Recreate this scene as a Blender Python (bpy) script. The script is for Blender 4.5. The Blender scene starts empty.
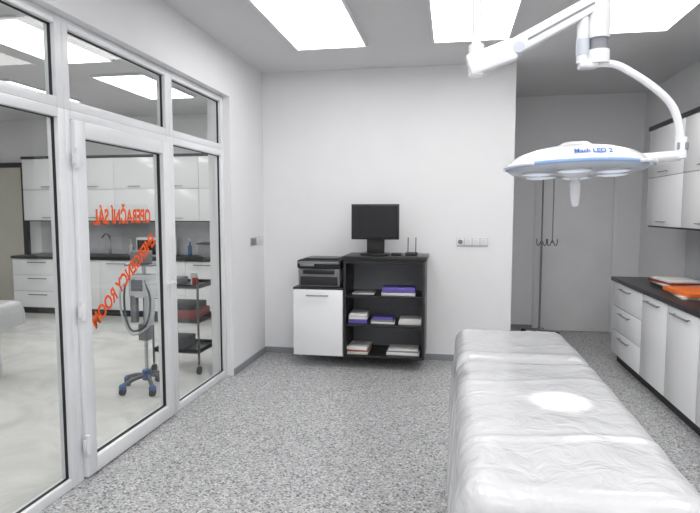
import bpy, bmesh, math, random
from mathutils import Vector, Matrix, noise
random.seed(3)
R=math.radians
# ---------------- materials ----------------
MATS={}
def mat(name,col,rough=0.5,metal=0.0,emit=None,es=0,bump=None,spec=0.5,coat=0,var=0.03):
    m=bpy.data.materials.new(name); m.use_nodes=True
    nt=m.node_tree; p=nt.nodes['Principled BSDF']
    c=(col[0],col[1],col[2],1)
    p.inputs['Base Color'].default_value=c
    p.inputs['Roughness'].default_value=rough
    p.inputs['Metallic'].default_value=metal
    p.inputs['Specular IOR Level'].default_value=spec
    p.inputs['Coat Weight'].default_value=coat
    if emit:
        p.inputs['Emission Color'].default_value=(*emit,1); p.inputs['Emission Strength'].default_value=es
    else:
        tc=nt.nodes.new('ShaderNodeTexCoord'); n=nt.nodes.new('ShaderNodeTexNoise')
        n.inputs['Scale'].default_value=3.0; n.inputs['Detail'].default_value=4
        nt.links.new(tc.outputs['Object'],n.inputs['Vector'])
        r=nt.nodes.new('ShaderNodeValToRGB')
        r.color_ramp.elements[0].position=.3; r.color_ramp.elements[1].position=.7
        r.color_ramp.elements[0].color=tuple(max(0,x*(1-var)) for x in col)+(1,)
        r.color_ramp.elements[1].color=tuple(min(1,x*(1+var)) for x in col)+(1,)
        nt.links.new(n.outputs['Fac'],r.inputs['Fac']); nt.links.new(r.outputs['Color'],p.inputs['Base Color'])
        if bump:
            n2=nt.nodes.new('ShaderNodeTexNoise'); n2.inputs['Scale'].default_value=bump[0]; n2.inputs['Detail'].default_value=6
            n2.inputs['Distortion'].default_value=bump[2] if len(bump)>2 else 0
            b=nt.nodes.new('ShaderNodeBump'); b.inputs['Strength'].default_value=bump[1]; b.inputs['Distance'].default_value=.02
            nt.links.new(tc.outputs['Object'],n2.inputs['Vector']); nt.links.new(n2.outputs['Fac'],b.inputs['Height'])
            nt.links.new(b.outputs['Normal'],p.inputs['Normal'])
    MATS[name]=m; return m
mat('wall',(.84,.84,.85),.85,bump=(180,.03),var=.01)
mat('ceil',(.74,.74,.75),.9,bump=(150,.03),var=.01)
mat('frame',(.78,.79,.81),.3)
mat('lacquer',(.90,.91,.92),.12,coat=.3,var=.01)
mat('black',(.012,.012,.014),.28)
mat('blackmat',(.02,.02,.022),.6)
mat('darkwood',(.018,.016,.018),.35,bump=(60,.1))
mat('chrome',(.62,.63,.65),.22,metal=1)
mat('steel',(.35,.36,.38),.35,metal=1)
mat('darksteel',(.10,.10,.11),.4)
mat('polesteel',(.22,.23,.24),.35)
mat('lampwhite',(.74,.75,.77),.25,coat=.3)
mat('blue',(.05,.13,.30),.35)
mat('labelblue',(.05,.16,.50),.4)
mat('bluegrey',(.28,.42,.66),.3)
mat('palegrey',(.50,.54,.60),.3)
mat('orange',(.9,.19,.03),.5)
mat('red',(.30,.04,.03),.5)
mat('purple',(.13,.10,.40),.5)
mat('paper',(.75,.74,.72),.7)
mat('cream',(.62,.60,.52),.6)
mat('greyplastic',(.22,.23,.25),.45)
mat('base',(.27,.28,.30),.5)
mat('sheet',(.555,.56,.57),.26,bump=(10,.55,1.0),coat=.35,var=.01)
mat('splash',(.58,.59,.61),.25,var=.12)
mat('door',(.82,.82,.83),.4)
mat('sign',(.80,.10,.01),.6)
mat('hose',(.55,.57,.6),.4)
mat('screen',(.006,.006,.008),.12)
mat('panel',(1,1,1),.5,emit=(1,.99,.985),es=7.2)
mat('lens',(.6,.7,.85),.1,emit=(.8,.9,1),es=.45)
# glass
g=bpy.data.materials.new('glass'); g.use_nodes=True; nt=g.node_tree
for n in list(nt.nodes):
    if n.type!='OUTPUT_MATERIAL': nt.nodes.remove(n)
out=[n for n in nt.nodes][0]
tr=nt.nodes.new('ShaderNodeBsdfTransparent'); tr.inputs[0].default_value=(.95,.965,.96,1)
gl=nt.nodes.new('ShaderNodeBsdfGlossy'); gl.inputs['Roughness'].default_value=.0
lw=nt.nodes.new('ShaderNodeLayerWeight'); lw.inputs[0].default_value=.5
pw=nt.nodes.new('ShaderNodeMath'); pw.operation='POWER'; pw.inputs[1].default_value=4.5
ma=nt.nodes.new('ShaderNodeMath'); ma.operation='MULTIPLY_ADD'; ma.inputs[1].default_value=.9; ma.inputs[2].default_value=.06
nt.links.new(lw.outputs['Facing'],pw.inputs[0]); nt.links.new(pw.outputs[0],ma.inputs[0])
mx=nt.nodes.new('ShaderNodeMixShader')
nt.links.new(ma.outputs[0],mx.inputs[0]); nt.links.new(tr.outputs[0],mx.inputs[1]); nt.links.new(gl.outputs[0],mx.inputs[2]); nt.links.new(mx.outputs[0],out.inputs[0])
MATS['glass']=g
# speckled vinyl floor
f=bpy.data.materials.new('speckle_floor'); f.use_nodes=True; nt=f.node_tree; p=nt.nodes['Principled BSDF']
tc=nt.nodes.new('ShaderNodeTexCoord')
v=nt.nodes.new('ShaderNodeTexVoronoi'); v.inputs['Scale'].default_value=98
nt.links.new(tc.outputs['Object'],v.inputs['Vector'])
sep=nt.nodes.new('ShaderNodeSeparateColor'); nt.links.new(v.outputs['Color'],sep.inputs[0])
cr=nt.nodes.new('ShaderNodeValToRGB'); e=cr.color_ramp; e.interpolation='CONSTANT'
e.elements[0].position=0; e.elements[0].color=(.12,.122,.125,1)
e.elements[1].position=.12; e.elements[1].color=(.29,.295,.30,1)
for pos,c in((.32,.41),(.60,.49),(.86,.66)):
    el=e.elements.new(pos); el.color=(c,c*1.005,c*1.01,1)
nt.links.new(sep.outputs[0],cr.inputs[0]); nt.links.new(cr.outputs[0],p.inputs['Base Color'])
p.inputs['Roughness'].default_value=.34
MATS['speckle']=f
# marble floor
f=bpy.data.materials.new('marble_floor'); f.use_nodes=True; nt=f.node_tree; p=nt.nodes['Principled BSDF']
tc=nt.nodes.new('ShaderNodeTexCoord'); n=nt.nodes.new('ShaderNodeTexNoise'); n.inputs['Scale'].default_value=1.4; n.inputs['Detail'].default_value=9; n.inputs['Distortion'].default_value=1.8
nt.links.new(tc.outputs['Object'],n.inputs['Vector'])
cr=nt.nodes.new('ShaderNodeValToRGB'); cr.color_ramp.elements[0].position=.35; cr.color_ramp.elements[0].color=(.64,.64,.61,1); cr.color_ramp.elements[1].position=.6; cr.color_ramp.elements[1].color=(.78,.78,.75,1)
nt.links.new(n.outputs['Fac'],cr.inputs[0]); nt.links.new(cr.outputs[0],p.inputs['Base Color']); p.inputs['Roughness'].default_value=.08
MATS['marble']=f

# ---------------- builder ----------------
class B:
    def __init__(s,name,M=None): s.name=name; s.bm=bmesh.new(); s.ms=[]; s.M=M
    def _i(s,m):
        if m not in s.ms: s.ms.append(m)
        return s.ms.index(m)
    def add(s,t,m):
        i=s._i(m)
        bmesh.ops.recalc_face_normals(t,faces=t.faces)
        for f in t.faces: f.material_index=i
        if s.M: t.transform(s.M)
        me=bpy.data.meshes.new('t'); t.to_mesh(me); t.free(); s.bm.from_mesh(me); bpy.data.meshes.remove(me); return s
    def box(s,x0,x1,y0,y1,z0,z1,m,bev=0,M=None):
        t=bmesh.new(); bmesh.ops.create_cube(t,size=1)
        t.transform(Matrix.Translation(((x0+x1)/2,(y0+y1)/2,(z0+z1)/2))@Matrix.Diagonal((x1-x0,y1-y0,z1-z0,1)))
        if bev: bmesh.ops.bevel(t,geom=t.edges[:],offset=bev,segments=2,affect='EDGES',profile=.5)
        if M: t.transform(M)
        return s.add(t,m)
    def cyl(s,a,b,r,m,r2=None,seg=24):
        a=Vector(a);b=Vector(b);d=b-a
        t=bmesh.new(); bmesh.ops.create_cone(t,cap_ends=True,segments=seg,radius1=r,radius2=r if r2 is None else r2,depth=d.length)
        t.transform(Matrix.Translation((a+b)/2)@d.to_track_quat('Z','Y').to_matrix().to_4x4())
        return s.add(t,m)
    def sph(s,c,r,m,sc=(1,1,1)):
        t=bmesh.new(); bmesh.ops.create_uvsphere(t,u_segments=20,v_segments=12,radius=r)
        t.transform(Matrix.Translation(c)@Matrix.Diagonal((*sc,1))); return s.add(t,m)
    def lathe(s,prof,m,M=Matrix.Identity(4),seg=64):
        t=bmesh.new(); rings=[]
        for r,z in prof:
            if r<1e-5: rings.append([t.verts.new((0,0,z))])
            else: rings.append([t.verts.new((r*math.cos(2*math.pi*k/seg),r*math.sin(2*math.pi*k/seg),z)) for k in range(seg)])
        for a,b in zip(rings,rings[1:]):
            for k in range(seg):
                k2=(k+1)%seg
                if len(a)==1 and len(b)==1: continue
                if len(a)==1: t.faces.new((a[0],b[k],b[k2]))
                elif len(b)==1: t.faces.new((a[k],a[k2],b[0]))
                else: t.faces.new((a[k],a[k2],b[k2],b[k]))
        t.transform(M); return s.add(t,m)
    def tube(s,pts,r,m,seg=12,sub=6,flat=None):
        P=[Vector(p) for p in pts]; Q=[]
        for i in range(len(P)-1):
            p0=P[max(i-1,0)];p1=P[i];p2=P[i+1];p3=P[min(i+2,len(P)-1)]
            for k in range(sub):
                u=k/sub
                Q.append(.5*((2*p1)+(p2-p0)*u+(2*p0-5*p1+4*p2-p3)*u*u+(3*p1-p0-3*p2+p3)*u**3))
        Q.append(P[-1]); t=bmesh.new(); rings=[]
        up=None
        for i,q in enumerate(Q):
            d=(Q[min(i+1,len(Q)-1)]-Q[max(i-1,0)]).normalized()
            if up is None:
                up=Vector((0,0,1)) if abs(d.z)<.9 else Vector((0,1,0))
            sd=d.cross(up).normalized(); up=sd.cross(d).normalized()
            rings.append([t.verts.new(q+sd*r*math.cos(2*math.pi*k/seg)+up*r*math.sin(2*math.pi*k/seg)) for k in range(seg)])
        for a,b in zip(rings,rings[1:]):
            for k in range(seg): t.faces.new((a[k],a[(k+1)%seg],b[(k+1)%seg],b[k]))
        t.faces.new(rings[0]); t.faces.new(rings[-1])
        return s.add(t,m)
    def pane(s,x,y0,y1,z0,z1,m):
        t=bmesh.new(); t.faces.new([t.verts.new(c) for c in ((x,y0,z0),(x,y1,z0),(x,y1,z1),(x,y0,z1))]); return s.add(t,m)
    def done(s,parent=None,center=True):
        me=bpy.data.meshes.new(s.name)
        vs=[v.co for v in s.bm.verts]
        c=Vector((0,0,0))
        if center:
            c=Vector(((min(v.x for v in vs)+max(v.x for v in vs))/2,(min(v.y for v in vs)+max(v.y for v in vs))/2,min(v.z for v in vs)))
            s.bm.transform(Matrix.Translation(-c))
        s.bm.to_mesh(me); s.bm.free()
        for m in s.ms: me.materials.append(MATS[m])
        for p in me.polygons: p.use_smooth=True
        me.set_sharp_from_angle(angle=R(35))
        o=bpy.data.objects.new(s.name,me); bpy.context.collection.objects.link(o); o.location=c
        if parent:
            o.parent=parent; o.location=c-parent.location
        return o
def empty(name,loc):
    o=bpy.data.objects.new(name,None); bpy.context.collection.objects.link(o); o.location=loc; o.empty_display_size=.1; return o
def box(name,*a,**k): return B(name).box(*a,**k).done(center=False)

# ---------------- shell ----------------
H=3.1; XL=-2.07; YB=6.0; XR=2.40; YR=7.8; YN=-1.6; GX=-2.17
box('floor',-2.25,XR,YN,YR,-.1,0,'speckle')
box('floor_adjoining',-8.6,-2.25,YN,8.3,-.1,0,'marble')
box('ceiling',-8.6,XR,YN,8.4,H,H+.1,'ceil')
box('wall_back',XL,.62,YB,YB+.15,0,H,'wall')
box('wall_return',.50,.62,YB+.15,YR,0,H,'wall')
box('wall_recess',.50,XR+.15,YR,YR+.15,0,H,'wall')
box('wall_right',XR,XR+.15,YN,YR,0,H,'wall')
box('wall_front',-8.6,XR+.15,YN-.15,YN,0,H,'wall')
b=B('wall_left')
b.box(-2.29,XL,5.06,8.3,0,H,'wall'); b.box(-2.29,XL,1.5,5.06,2.67,H,'wall'); b.box(-2.29,XL,YN,1.5,0,H,'wall'); b.done(center=False)
box('wall_far',-8.6,-2.07,8.3,8.45,0,H,'wall')
box('wall_west',-8.75,-8.6,YN,8.45,0,H,'wall')
# baseboards
box('baseboard_back',XL+.012,.62,YB-.012,YB,0,.065,'base')
b=B('baseboard_left'); b.box(XL,XL+.012,5.06,YB,0,.065,'base'); b.box(XL,XL+.012,YN,1.5,0,.065,'base'); b.done(center=False)
b=B('baseboard_recess'); b.box(.62,.632,YB,YR-.012,0,.065,'base'); b.box(.62,1.08,YR-.012,YR,0,.065,'base'); b.box(2.12,XR,YR-.012,YR,0,.065,'base'); b.done(center=False)

# ---------------- glazed partition ----------------
def win(name,y0,y1,z0,z1,fw=.055,x0=-2.205,x1=-2.135):
    b=B(name)
    b.box(x0,x1,y0,y0+fw,z0,z1,'frame',.004); b.box(x0,x1,y1-fw,y1,z0,z1,'frame',.004)
    b.box(x0,x1,y0+fw,y1-fw,z0,z0+fw,'frame',.004); b.box(x0,x1,y0+fw,y1-fw,z1-fw,z1,'frame',.004)
    # dark gaskets
    q=.005
    for (a,c,d,e_) in ((y0+fw,y0+fw+q,z0+fw,z1-fw),(y1-fw-q,y1-fw,z0+fw,z1-fw),(y0+fw,y1-fw,z0+fw,z0+fw+q),(y0+fw,y1-fw,z1-fw-q,z1-fw)):
        b.box(-2.176,-2.160,a,c,d,e_,'blackmat')
    b.pane(-2.168,y0+fw,y1-fw,z0+fw,z1-fw,'glass')
    return b.done(center=False)
ZT=2.17
win('window_1',1.5,2.84,0,ZT); win('window_2',4.03,5.06,0,ZT)
win('window_3',1.5,2.84,ZT,2.67); win('window_4',2.84,4.03,ZT,2.67); win('window_5',4.03,5.06,ZT,2.67)
b=B('trim_1'); b.box(-2.205,-2.135,2.84,2.89,0,ZT,'frame',.004); b.box(-2.205,-2.135,3.98,4.03,0,ZT,'frame',.004); b.box(-2.205,-2.135,2.89,3.98,2.12,ZT,'frame',.004); b.done(center=False)
b=B('door_1'); y0,y1,z0,z1=2.893,3.977,.012,2.117; w=.095; x0,x1=-2.195,-2.112
b.box(x0,x1,y0,y0+w,z0,z1,'frame',.006); b.box(x0,x1,y1-w,y1,z0,z1,'frame',.006)
b.box(x0,x1,y0+w,y1-w,z0,z0+w,'frame',.006); b.box(x0,x1,y0+w,y1-w,z1-w,z1,'frame',.006)
for (a,c,d,e_) in ((y0+w,y0+w+.005,z0+w,z1-w),(y1-w-.005,y1-w,z0+w,z1-w),(y0+w,y1-w,z0+w,z0+w+.005),(y0+w,y1-w,z1-w-.005,z1-w)):
    b.box(-2.165,-2.142,a,c,d,e_,'blackmat')
b.pane(-2.154,y0+w,y1-w,z0+w,z1-w,'glass')
for z in (.22,1.02,1.90):
    b.cyl((-2.10,2.89,z-.055),(-2.10,2.89,z+.055),.016,'frame'); b.box(-2.118,-2.098,2.862,2.94,z-.035,z+.035,'frame',.004)
b.box(-2.114,-2.104,3.90,3.935,.93,1.13,'frame',.004)
b.tube([(-2.105,3.917,1.06),(-2.06,3.917,1.06),(-2.055,3.90,1.06),(-2.055,3.79,1.06)],.010,'frame')
door=b.done(center=False)
def text(name,body,size,Mx,m,parent=None,ext=.001,bold=0):
    c=bpy.data.curves.new(name,'FONT'); c.body=body; c.size=size; c.extrude=ext; c.offset=bold
    o=bpy.data.objects.new(name+'_t',c); bpy.context.collection.objects.link(o)
    bpy.context.view_layer.update()
    me=bpy.data.meshes.new_from_object(o); bpy.data.objects.remove(o)
    w=max(v.co.x for v in me.vertices)-min(v.co.x for v in me.vertices)
    me.transform(Mx(w)); me.materials.clear(); me.materials.append(MATS[m])
    n=bpy.data.objects.new(name,me); bpy.context.collection.objects.link(n)
    if parent: n.parent=parent; n.matrix_parent_inverse=Matrix.Translation(-parent.location)
    return n
base=Matrix(((0,0,-1,0),(-1,0,0,0),(0,1,0,0),(0,0,0,1)))
text('sign_line_1','OPERAČNÍ SÁL',.13,lambda w:Matrix.Translation((-2.1475,3.74,1.52))@base@Matrix.Diagonal((.66/w,1,1,1)),'sign',door,.0008,.004)
text('sign_line_2','EMERGENCY ROOM',.13,lambda w:Matrix.Translation((-2.1475,3.80,1.37))@base@Matrix.Rotation(R(-34),4,'Z')@Matrix.Diagonal((.88/w,1,1,1)),'sign',door,.0008,.004)

# recess door
b=B('trim_2'); b.box(1.08,1.14,YR-.02,YR,0,2.12,'wall',.004); b.box(2.06,2.12,YR-.02,YR,0,2.12,'wall',.004); b.box(1.14,2.06,YR-.02,YR,2.06,2.12,'wall',.004); b.done(center=False)
b=B('door_2'); b.box(1.145,2.055,YR-.014,YR-.001,.008,2.055,'door',.003); b.done(center=False)

# ---------------- ceiling panels ----------------
def panel(x,y,w=.64,l=1.27):
    b=B('ceiling_light_panel'); z=H-.03
    t=.018
    b.box(x,x+w,y,y+t,z,H,'frame'); b.box(x,x+w,y+l-t,y+l,z,H,'frame'); b.box(x,x+t,y+t,y+l-t,z,H,'frame'); b.box(x+w-t,x+w,y+t,y+l-t,z,H,'frame')
    b.box(x+t,x+w-t,y+t,y+l-t,z+.006,H-.004,'panel'); b.done()
for y in (3.85,.75,-1.45):  # far row is visible; the two nearer rows, out of view, are added for brightness
    for x in (-1.43,-.19,1.06): panel(x,y,.66)
for y in (3.9,5.7,1.6):
    for x in (-3.95,-5.6): panel(x,y)

# ---------------- cabinets ----------------
def cabinets(name,M,L,units,up_units,depth=.66,updepth=.38,ups=(1.45,2.42),uprange=None):
    # local: x along run 0..L , front at y=0 facing -y, back y=depth
    b=B(name,M)
    b.box(.01,L-.01,.06,depth,0,.10,'blackmat')
    b.box(0,L,.02,depth,.10,.86,'lacquer',.002)
    b.box(-.01,L+.01,-.02,depth,.865,.905,'darkwood',.004)
    x=0
    for w,n in units:
        hh=(.86-.105)/n
        for k in range(n):
            z0=.105+k*hh
            b.box(x+.003,x+w-.003,0,.02,z0+.003,z0+hh-.003,'lacquer',.003)
            zc=z0+hh-.05; c=x+w/2; hw=min(.16,w*.3)
            b.cyl((c-hw,-.03,zc),(c+hw,-.03,zc),.008,'polesteel')
            for s_ in (-1,1): b.cyl((c+s_*hw*.85,-.03,zc),(c+s_*hw*.85,.002,zc),.005,'polesteel',seg=10)
        x+=w
    o=b.done()
    b=B('wall_cabinet',M); z0,z1=ups; u0,u1=uprange or (0,L); f=depth-updepth
    b.box(u0,u1,f+.02,depth,z0,z1,'lacquer',.002)
    b.box(u0-.01,u1+.01,f-.01,depth,z1,z1+.04,'darkwood',.002)
    b.box(u0,u1,f+.02,depth,z0-.015,z0,'darkwood')
    x=u0; zm=(z0+z1)/2
    for w in up_units:
        for a,c in ((z0,zm),(zm,z1)):
            b.box(x+.003,x+w-.003,f,f+.02,a+.003,c-.003,'lacquer',.003)
            cc=x+w/2
            b.cyl((cc-.1,f-.025,a+.045),(cc+.1,f-.025,a+.045),.006,'steel')
            for s_ in(-1,1): b.cyl((cc+s_*.08,f-.025,a+.045),(cc+s_*.08,f+.002,a+.045),.004,'steel',seg=8)
        x+=w
    b.done()
    return o
# right run: local x -> world -Y from far end 6.33, local y -> +X
L=5.1
Mr=Matrix(((0,1,0,1.70),(-1,0,0,6.33),(0,0,1,0),(0,0,0,1)))
cabinets('base_cabinet',Mr,L,[(.93,3)]+[(.6,1)]*3+[(.9,3)]+[(.6,1)]*2+[(.27,1)],[.9,.9,.9,.9,.75,.75],depth=.695,updepth=.395)
box('trim_3',XR-.012,XR,6.33-L,6.33,.908,1.433,'splash')
# adjoining room
Ma=Matrix(((1,0,0,-6.75),(0,1,0,7.63),(0,0,1,0),(0,0,0,1)))
cabinets('base_cabinet',Ma,4.4,[(.9,3),(.6,1),(.6,1),(.8,3),(.6,1),(.9,3)],[.9,.7,.7,.7,.7,.7],depth=.665,updepth=.375)
box('trim_4',-6.75,-2.35,8.288,8.3,.908,1.433,'splash')
b=B('door_3'); b.box(-8.1,-8.02,8.24,8.3,0,2.4,'darkwood'); b.box(-7.05,-6.97,8.24,8.3,0,2.4,'darkwood'); b.box(-8.02,-7.05,8.24,8.3,2.32,2.4,'darkwood'); b.box(-8.02,-7.05,8.26,8.299,.01,2.32,'cream'); b.done(center=False)

# ---------------- exam tables ----------------
def table(name,cx,cy,W,Ln,top,drape,rot=0,crease=None):
    e=empty(name,(cx,cy,0)); Mx=Matrix.Rotation(rot,4,'Z')
    r=.07; nx,ny=int((W+2*drape)/.016),int((Ln+2*drape)/.016)
    def prof(s):
        if s<=0: return 0,0
        q=r*math.pi/2
        if s<q: return r*math.sin(s/r),-(r-r*math.cos(s/r))
        return r+(s-q)*.06,-(r+(s-q))
    bm=bmesh.new(); grid=[]
    for j in range(ny+1):
        row=[]
        for i in range(nx+1):
            p=-(W/2+drape)+(W+2*drape)*i/nx; q=-(Ln/2+drape)+(Ln+2*drape)*j/ny
            hx=W/2-r;hy=Ln/2-r
            ox,zx=prof(abs(p)-hx); oy,zy=prof(abs(q)-hy)
            x=math.copysign(min(abs(p),hx)+ox,p); y=math.copysign(min(abs(q),hy)+oy,q)
            z=min(zx,zy)
            if zx<0 and zy<0:
                z=-math.sqrt(zx*zx+zy*zy) if max(-zx,-zy)<r else min(zx,zy)
                # round the corner
                x-=math.copysign(min(ox,oy)*.30,p); y-=math.copysign(min(ox,oy)*.30,q)
            n1=noise.noise(Vector((x*3,y*3,1.3)))*.009
            n2=noise.ridged_multi_fractal(Vector((x*3.2+7,y*1.8,z*2)),.9,2.1,4,1,2)*.0062
            # faint cross folds of the wrapping
            n2+=.005*math.exp(-((math.sin(q*5.2+.5*noise.noise(Vector((p*3,q*2,9)))+.3))/.08)**2)
            hang=max(0,-z-r)
            if hang>0:
                wv=math.sin((q if zx<zy else p)*17+3*noise.noise(Vector((p*2,q*2,0))))*.010*min(1,hang/.15)+noise.noise(Vector((x*6,y*6,z*4)))*.012
                if zx<zy: x+=math.copysign(max(wv,-.02),p)
                else: y+=math.copysign(max(wv,-.02),q)
                z+=noise.noise(Vector((p*4,q*4,5)))*.02
            zz=z+n1+n2
            if crease is not None:
                zz-=.022*math.exp(-((q-crease)/.02)**2)
                zz+=.010*math.exp(-((q-crease-.09)/.05)**2)+.008*math.exp(-((q-crease+.09)/.05)**2)
            row.append(bm.verts.new((x,y,top+zz)))
        grid.append(row)
    for j in range(ny):
        for i in range(nx):
            bm.faces.new((grid[j][i],grid[j][i+1],grid[j+1][i+1],grid[j+1][i]))
    bm.transform(Mx)
    me=bpy.data.meshes.new('sheet'); bm.to_mesh(me); bm.free(); me.materials.append(MATS['sheet'])
    for p_ in me.polygons: p_.use_smooth=True
    o=bpy.data.objects.new('sheet',me); bpy.context.collection.objects.link(o); o.parent=e
    m=o.modifiers.new('s','SUBSURF'); m.levels=1; m.render_levels=1
    f=B('frame')
    f.M=Matrix.Translation((cx,cy,0))@Mx
    f.box(-W/2+.03,W/2-.03,-Ln/2+.03,Ln/2-.03,top-.10,top-.035,'greyplastic',.02)
    f.box(-W/2+.05,W/2-.05,-Ln/2+.06,Ln/2-.06,top-.15,top-.10,'frame',.005)
    for sx in(-1,1):
        for sy in(-1,1):
            f.cyl((sx*(W/2-.09),sy*(Ln/2-.25),.0),(sx*(W/2-.09),sy*(Ln/2-.25),top-.14),.02,'frame')
    for sy in (-1,1): f.cyl((-(W/2-.09),sy*(Ln/2-.25),.15),((W/2-.09),sy*(Ln/2-.25),.15),.014,'frame')
    for sx in (-1,1): f.cyl((sx*(W/2-.09),-(Ln/2-.25),.15),(sx*(W/2-.09),(Ln/2-.25),.15),.014,'frame')
    f.done(parent=e)
    return e
table('examination_table',.342,2.40,.625,2.05,.895,.42,crease=.29)
table('examination_table',-5.0,4.40,.62,1.95,.74,.2,rot=R(90))

# ---------------- surgical lamp ----------------
LY=2.35
lam=empty('surgical_lamp',(.086,LY,H))
b=B('arm_assembly')
b.lathe([(0,H),(.11,H),(.11,H-.02),(.07,H-.07),(.03,H-.09),(.0,H-.09)],'lampwhite',Matrix.Translation((.086,LY,0)))
b.cyl((.086,LY,H-.08),(.086,LY,2.15),.019,'lampwhite')
b.cyl((.086,LY,2.26),(.086,LY,2.14),.03,'lampwhite')
# spring arm: knuckle then beam
def obb(p,q,hw,hh,m,bev=.01):
    p=Vector(p);q=Vector(q);d=(q-p); ln=d.length; z=Vector((0,1,0)); x=d.normalized(); y=z.cross(x)
    Mx=Matrix.Translation((p+q)/2)@Matrix((x,y,z)).transposed().to_4x4()
    b.box(-ln/2,ln/2,-hh,hh,-hw,hw,m,bev,M=Mx)
obb((.055,LY,2.175),(.235,LY,2.235),.036,.042,'lampwhite',.012)
obb((.20,LY,2.225),(.57,LY,2.415),.030,.033,'lampwhite',.010)
obb((.28,LY-.002,2.264),(.52,LY-.002,2.386),.031,.004,'greyplastic',.001)
b.cyl((.245,LY-.038,2.235),(.245,LY+.038,2.235),.022,'palegrey')
b.cyl((.545,LY,2.50),(.545,LY,2.26),.040,'lampwhite')
b.cyl((.545,LY,2.27),(.545,LY,2.20),.032,'greyplastic')
b.cyl((.545,LY,2.215),(.545,LY,2.165),.042,'lampwhite')
b.sph((.545,LY,2.50),.040,'lampwhite')
b.cyl((.488,LY,2.34),(.488,LY,2.17),.022,'lampwhite'); b.cyl((.488,LY,2.26),(.488,LY,2.20),.025,'palegrey')
b.box(.475,.545,LY-.03,LY+.03,2.15,2.18,'lampwhite',.008)
b.tube([(.50,LY,2.165),(.60,LY,2.163),(.68,LY,2.12),(.76,LY,2.06),(.815,LY,2.00),(.842,LY,1.93),(.852,LY,1.85)],.0145,'lampwhite')
b.cyl((.852,LY,1.88),(.852,LY,1.80),.022,'lampwhite')
b.box(.835,.875,LY-.02,LY+.02,1.83,1.86,'greyplastic',.004)
b.cyl((.852,LY,1.81),(.70,LY,1.80),.020,'lampwhite')
b.done(parent=lam)
tilt=Matrix.Translation((.474,LY,1.79))@Matrix.Rotation(R(-2),4,'X')@Matrix.Rotation(R(-1),4,'Y')
b=B('lamp_head',tilt)
b.lathe([(0,.078),(.05,.076),(.07,.062),(.10,.058),(.16,.047),(.215,.028),(.245,.008),(.257,-.012)],'lampwhite')
b.lathe([(.257,-.012),(.262,-.016),(.262,-.022),(.257,-.027)],'bluegrey')
b.lathe([(.257,-.027),(.248,-.036),(.225,-.041)],'palegrey')
b.lathe([(.225,-.041),(.09,-.043)],'palegrey'); b.lathe([(.09,-.043),(0,-.043)],'frame')
for k in range(6):
    a=k*math.pi/3+.3; c=(.155*math.cos(a),.155*math.sin(a),0)
    b.lathe([(.056,-.040),(.060,-.048),(.052,-.051)],'frame',Matrix.Translation(c),32)
    b.lathe([(.052,-.050),(.03,-.053),(0,-.054)],'lens',Matrix.Translation(c),32)
b.lathe([(.0,-.04),(.05,-.042),(.045,-.055),(.018,-.062),(.015,-.075),(.020,-.085),(.018,-.13),(.014,-.165),(.008,-.172),(0,-.173)],'lampwhite',seg=32)
# side grip rails
for s_ in (-1,1):
    b.tube([(s_*.17,-.17,-.02),(s_*.21,-.19,-.02),(s_*.262,-.10,-.02),(s_*.268,0.0,-.02),(s_*.25,.04,-.02)],.007,'lampwhite')
hd=b.done(parent=lam)
tx=text('lamp_label','Mach LED 2',.026,lambda w:Matrix.Translation((.42,LY-.246,1.806))@Matrix.Rotation(R(50),4,'X'),'labelblue',None,.0005,.0006)
tx.parent=lam; tx.matrix_parent_inverse=Matrix.Translation(-lam.location)
sp=bpy.data.lights.new('lamp_beam','SPOT'); sp.energy=65; sp.spot_size=R(18); sp.spot_blend=1.0; sp.shadow_soft_size=.015; sp.color=(.88,.86,1)
so=bpy.data.objects.new('lamp_beam',sp); bpy.context.collection.objects.link(so); so.parent=lam
pos=Vector((.46,2.20,1.72)); so.location=pos-lam.location; so.rotation_euler=(Vector((.40,2.11,.9))-pos).to_track_quat('-Z','Y').to_euler()

# ---------------- computer console ----------------
YF=5.50
b=B('wall_console')
# white cabinet
b.box(-1.595,-1.075,YF+.02,YB-.002,.12,.80,'lacquer',.002)
b.box(-1.60,-1.07,YF+.02,YB-.002,.80,.82,'darkwood',.002)
b.box(-1.592,-1.078,YF,YF+.02,.122,.798,'lacquer',.003)
b.cyl((-1.45,YF-.03,.745),(-1.22,YF-.03,.745),.007,'steel')
for x in (-1.43,-1.24): b.cyl((x,YF-.03,.745),(x,YF+.002,.745),.005,'steel',seg=10)
# shelf unit
b.box(-1.068,-1.045,YF,YB-.002,.12,1.11,'darkwood',.001)
b.box(-.275,-.252,YF,YB-.002,.12,1.11,'darkwood',.001)
b.box(-1.075,-.235,YF-.02,YB-.002,1.11,1.15,'darkwood',.003)
for z in (.12,.435,.73): b.box(-1.045,-.275,YF+.01,YB-.02,z,z+.022,'darkwood',.001)
b.box(-1.045,-.275,YB-.02,YB-.003,.12,1.11,'greyplastic')
b.box(-1.045,-.275,YF+.0,YB-.02,1.075,1.11,'darkwood')
b.done()
# monitor
b=B('computer_monitor'); mx=-.77
b.box(mx-.245,mx+.245,5.66,5.70,1.31,1.67,'black',.006); b.box(mx-.228,mx+.228,5.657,5.661,1.335,1.652,'screen')
b.box(mx-.12,mx+.12,5.69,5.73,1.38,1.58,'blackmat',.01)
b.box(mx-.04,mx+.04,5.72,5.75,1.17,1.50,'blackmat',.005); b.box(mx-.09,mx+.09,5.70,5.74,1.17,1.31,'blackmat',.005)
b.box(mx-.14,mx+.14,5.60,5.82,1.15,1.17,'black',.005); b.done()
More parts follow.
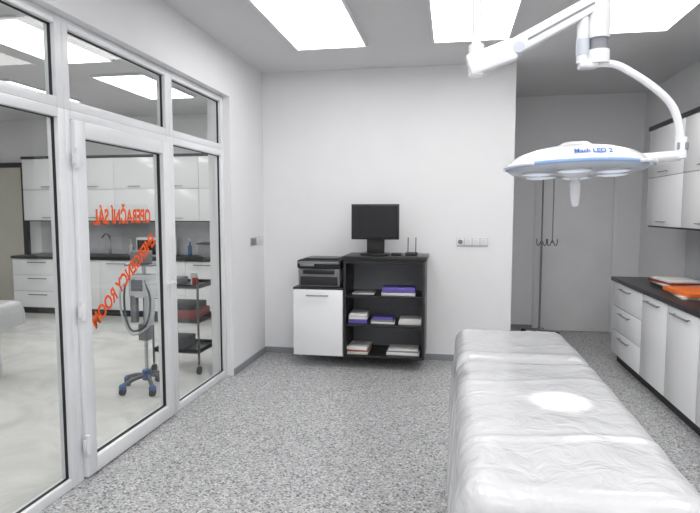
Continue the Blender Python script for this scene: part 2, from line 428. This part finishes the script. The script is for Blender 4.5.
# printer
b=B('laser_printer')
b.box(-1.555,-1.115,5.56,5.94,.823,1.01,'greyplastic',.015)
b.box(-1.565,-1.105,5.55,5.94,1.01,1.10,'blackmat',.018)
b.box(-1.53,-1.14,5.553,5.565,.84,.93,'blackmat',.004)
b.box(-1.50,-1.17,5.545,5.57,.955,1.0,'black',.003)
b.box(-1.55,-1.12,5.535,5.60,1.06,1.085,'greyplastic',.005,)
b.box(-1.53,-1.38,5.535,5.545,1.035,1.065,'steel',.002)
b.box(-1.50,-1.15,5.60,5.90,1.10,1.115,'black',.006); b.done()
# router
b=B('wifi_router'); b.box(-.46,-.34,5.62,5.76,1.151,1.18,'blackmat',.006)
for x in (-.44,-.36): b.cyl((x,5.75,1.175),(x,5.765,1.33),.005,'blackmat')
b.done()
b=B('cable_box'); b.box(-.60,-.50,5.64,5.74,1.151,1.175,'black',.004); b.done()
# shelf contents
def stack(name,x,y,z,items):
    b=B(name)
    for w,d,h,m,rot in items:
        b.box(-w/2,w/2,-d/2,d/2,0,h,m,.002,M=Matrix.Translation((x,y,z))@Matrix.Rotation(R(rot),4,'Z')); z+=h
    return b.done()
stack('paper_ream',-.52,5.66,.753,[(.34,.22,.03,'paper',0),(.33,.22,.05,'purple',2)])
stack('book_stack',-.93,5.68,.458,[(.19,.27,.045,'purple',0),(.19,.27,.02,'paper',2),(.18,.26,.015,'cream',-2),(.18,.26,.02,'paper',2)])
stack('paper_stack',-.68,5.68,.458,[(.24,.22,.02,'paper',2),(.24,.21,.02,'greyplastic',0),(.20,.2,.025,'purple',2)])
stack('paper_stack',-.40,5.68,.458,[(.23,.22,.035,'paper',0),(.22,.21,.02,'paper',2)])
stack('folder_stack',-.93,5.68,.143,[(.21,.3,.03,'cream',0),(.21,.3,.015,'red',2),(.21,.3,.03,'paper',-3)])
stack('folder_stack',-.47,5.68,.143,[(.33,.24,.03,'paper',0),(.32,.23,.015,'greyplastic',-2),(.30,.22,.015,'paper',2)])
stack('folder_stack',-.88,5.68,.753,[(.22,.20,.012,'paper',0),(.20,.20,.012,'greyplastic',2)])

# outlets
b=B('wall_outlet'); b.box(.05,.37,YB-.012,YB,1.235,1.32,'palegrey',.003)
for k in range(4):
    c=.09+.08*k; b.box(c-.036,c+.036,YB-.014,YB-.011,1.241,1.314,'frame',.001); b.cyl((c,YB-.0155,1.277),(c,YB-.010,1.277),.024,'greyplastic' if k in(0,) else 'paper')
b.done()
b=B('wall_outlet'); b.box(XL,XL+.012,5.55,5.92,1.235,1.32,'palegrey',.003)
b.box(XL+.012,XL+.02,5.56,5.70,1.24,1.315,'greyplastic',.002)
for c in(5.76,5.86): b.box(XL+.010,XL+.015,c-.04,c+.04,1.241,1.314,'frame',.001); b.cyl((XL+.010,c,1.277),(XL+.017,c,1.277),.024,'paper')
b.done()

# folders on the counter
stack('folder_stack',2.03,5.55,.906,[(.32,.42,.02,'blackmat',-4),(.30,.4,.02,'paper',0),(.31,.42,.018,'red',8),(.29,.4,.015,'paper',3)])
stack('folder_stack',1.98,4.95,.906,[(.34,.44,.02,'paper',-6),(.36,.46,.035,'orange',4)])

# ---------------- iv stand ----------------
b=B('iv_pole'); px,py=1.12,7.40
for k in range(5):
    a=k*2*math.pi/5; ex,ey=px+.22*math.cos(a),py+.22*math.sin(a)
    b.cyl((px,py,.09),(ex,ey,.07),.012,'steel'); b.cyl((ex,ey-.012,.033),(ex,ey+.012,.033),.033,'blackmat'); b.cyl((ex,ey,.03),(ex,ey,.08),.008,'steel')
b.cyl((px,py,.07),(px,py,1.2),.013,'polesteel'); b.cyl((px,py,1.2),(px,py,2.03),.010,'polesteel')
b.tube([(px,py,2.02),(px+.06,py,2.05),(px+.12,py,2.02),(px+.13,py,1.9),(px+.13,py,1.20)],.007,'polesteel')
for s_ in (-1,1):
    for c in (px,px+.13):
        b.tube([(c,py,1.24),(c+s_*.03,py,1.17),(c+s_*.055,py,1.18),(c+s_*.06,py,1.25)],.006,'darksteel')
b.done()

# ---------------- adjoining room equipment ----------------
b=B('instrument_trolley'); cx,cy=-2.66,5.26; w,d=.24,.22
for sx in(-1,1):
    for sy in(-1,1):
        x,y=cx+sx*w,cy+sy*d
        b.cyl((x,y,.09),(x,y,.92),.011,'darksteel',seg=12); b.cyl((x-.012,y,.04),(x+.012,y,.04),.04,'blackmat'); b.cyl((x,y,.04),(x,y,.1),.012,'steel',seg=10)
for z in(.20,.50,.84):
    b.box(cx-w,cx+w,cy-d,cy+d,z,z+.015,'steel',.003)
    for a in((cx-w,cx+w,cy-d-.004,cy-d+.004),(cx-w,cx+w,cy+d-.004,cy+d+.004),(cx-w-.004,cx-w+.004,cy-d,cy+d),(cx+w-.004,cx+w+.004,cy-d,cy+d)):
        b.box(*a,z+.01,z+.045,'blackmat')
b.box(cx-.19,cx+.19,cy-.17,cy+.17,.515,.62,'red',.01); b.box(cx-.16,cx+.16,cy-.16,cy+.16,.62,.68,'blackmat',.01)
b.box(cx-.18,cx+.05,cy-.15,cy+.12,.215,.33,'blackmat',.01)
b.box(cx-.2,cx-.02,cy-.15,cy+.12,.855,.93,'greyplastic',.01); b.cyl((cx+.1,cy,.855),(cx+.1,cy,.98),.035,'paper'); b.cyl((cx+.16,cy-.1,.855),(cx+.16,cy-.1,.94),.03,'red')
b.done()
b=B('anesthesia_stand'); cx,cy=-2.68,4.53
for k in range(5):
    a=k*2*math.pi/5+.4; ex,ey=cx+.23*math.cos(a),cy+.23*math.sin(a)
    b.tube([(cx,cy,.13),((cx+ex)/2,(cy+ey)/2,.12),(ex,ey,.085)],.018,'darksteel',sub=4); b.cyl((ex-.015,ey,.036),(ex+.015,ey,.036),.036,'blackmat'); b.sph((ex,ey,.07),.032,'blue')
b.cyl((cx,cy,.10),(cx,cy,1.25),.016,'chrome'); b.cyl((cx,cy,.09),(cx,cy,.18),.04,'blue')
b.box(cx-.11,cx+.11,cy-.08,cy+.08,.84,1.04,'lampwhite',.015); b.box(cx-.08,cx+.03,cy-.085,cy-.078,.90,1.0,'greyplastic',.003)
b.cyl((cx+.07,cy-.05,.60),(cx+.07,cy-.05,.86),.04,'hose'); b.cyl((cx-.07,cy-.05,.62),(cx-.07,cy-.05,.86),.035,'steel')
b.box(cx-.05,cx+.05,cy-.04,cy+.04,.45,.60,'greyplastic',.01)
b.box(cx-.13,cx+.13,cy-.1,cy+.1,1.12,1.135,'steel',.004); b.box(cx-.09,cx+.05,cy-.07,cy+.07,1.136,1.25,'greyplastic',.01)
for k in range(2):
    o=.035*k
    b.tube([(cx-.08+o,cy-.09,1.02),(cx-.13-o,cy-.1,.92),(cx-.13-o,cy-.1,.70),(cx-.05,cy-.13,.56-o),(cx+.08+o,cy-.12,.62),(cx+.11+o,cy-.1,.82),(cx+.06,cy-.09,1.0)],.009,'hose' if k%2 else 'darksteel')
b.done()
# counter items
def bottle(x,y,h,m,r=.035):
    b=B('soap_bottle'); b.lathe([(0,0),(r,0),(r,h*.7),(r*.4,h*.8),(r*.4,h),(0,h)],m,Matrix.Translation((x,y,.906)),24); b.cyl((x,y,.9+h),(x,y,.94+h),.008,'frame'); b.box(x-.01,x+.01,y-.06,y+.01,.94+h,.95+h,'frame'); b.done()
bottle(-5.0,8.1,.2,'paper'); bottle(-4.85,8.12,.17,'orange'); bottle(-4.0,8.1,.22,'blue')
b=B('sterilizer'); b.box(-4.75,-4.25,7.82,8.22,.906,1.20,'lampwhite',.02); b.box(-4.72,-4.40,7.812,7.822,.94,1.16,'black',.005); b.box(-4.37,-4.27,7.812,7.822,.94,1.16,'greyplastic',.005); b.done()
b=B('sink_faucet'); b.cyl((-5.4,8.15,.906),(-5.4,8.15,1.02),.022,'chrome'); b.tube([(-5.4,8.15,1.0),(-5.4,8.15,1.18),(-5.4,8.05,1.24),(-5.4,7.95,1.18)],.012,'chrome'); b.done()
b=B('storage_box'); b.box(-3.75,-3.40,7.85,8.15,.906,1.10,'greyplastic',.01); b.box(-3.77,-3.38,7.83,8.17,1.10,1.12,'blackmat',.005); b.done()
b=B('wall_telephone'); b.box(-6.2,-6.05,8.24,8.287,1.1,1.35,'blackmat',.01); b.box(-6.19,-6.14,8.215,8.24,1.11,1.34,'greyplastic',.01); b.done()

# ---------------- world/camera ----------------
w=bpy.data.worlds.new('w'); bpy.context.scene.world=w; w.use_nodes=True; w.node_tree.nodes['Background'].inputs[0].default_value=(.5,.5,.52,1); w.node_tree.nodes['Background'].inputs[1].default_value=.3
c=bpy.data.cameras.new('camera'); co=bpy.data.objects.new('camera',c); bpy.context.collection.objects.link(co)
c.sensor_width=36; c.lens=28.8; c.clip_start=.05; co.location=(0,0,1.6); co.rotation_euler=(R(85.355),0,R(10.3))
bpy.context.scene.camera=co
s=bpy.context.scene; s.view_settings.view_transform='Standard'; s.view_settings.look='None'; s.view_settings.exposure=0
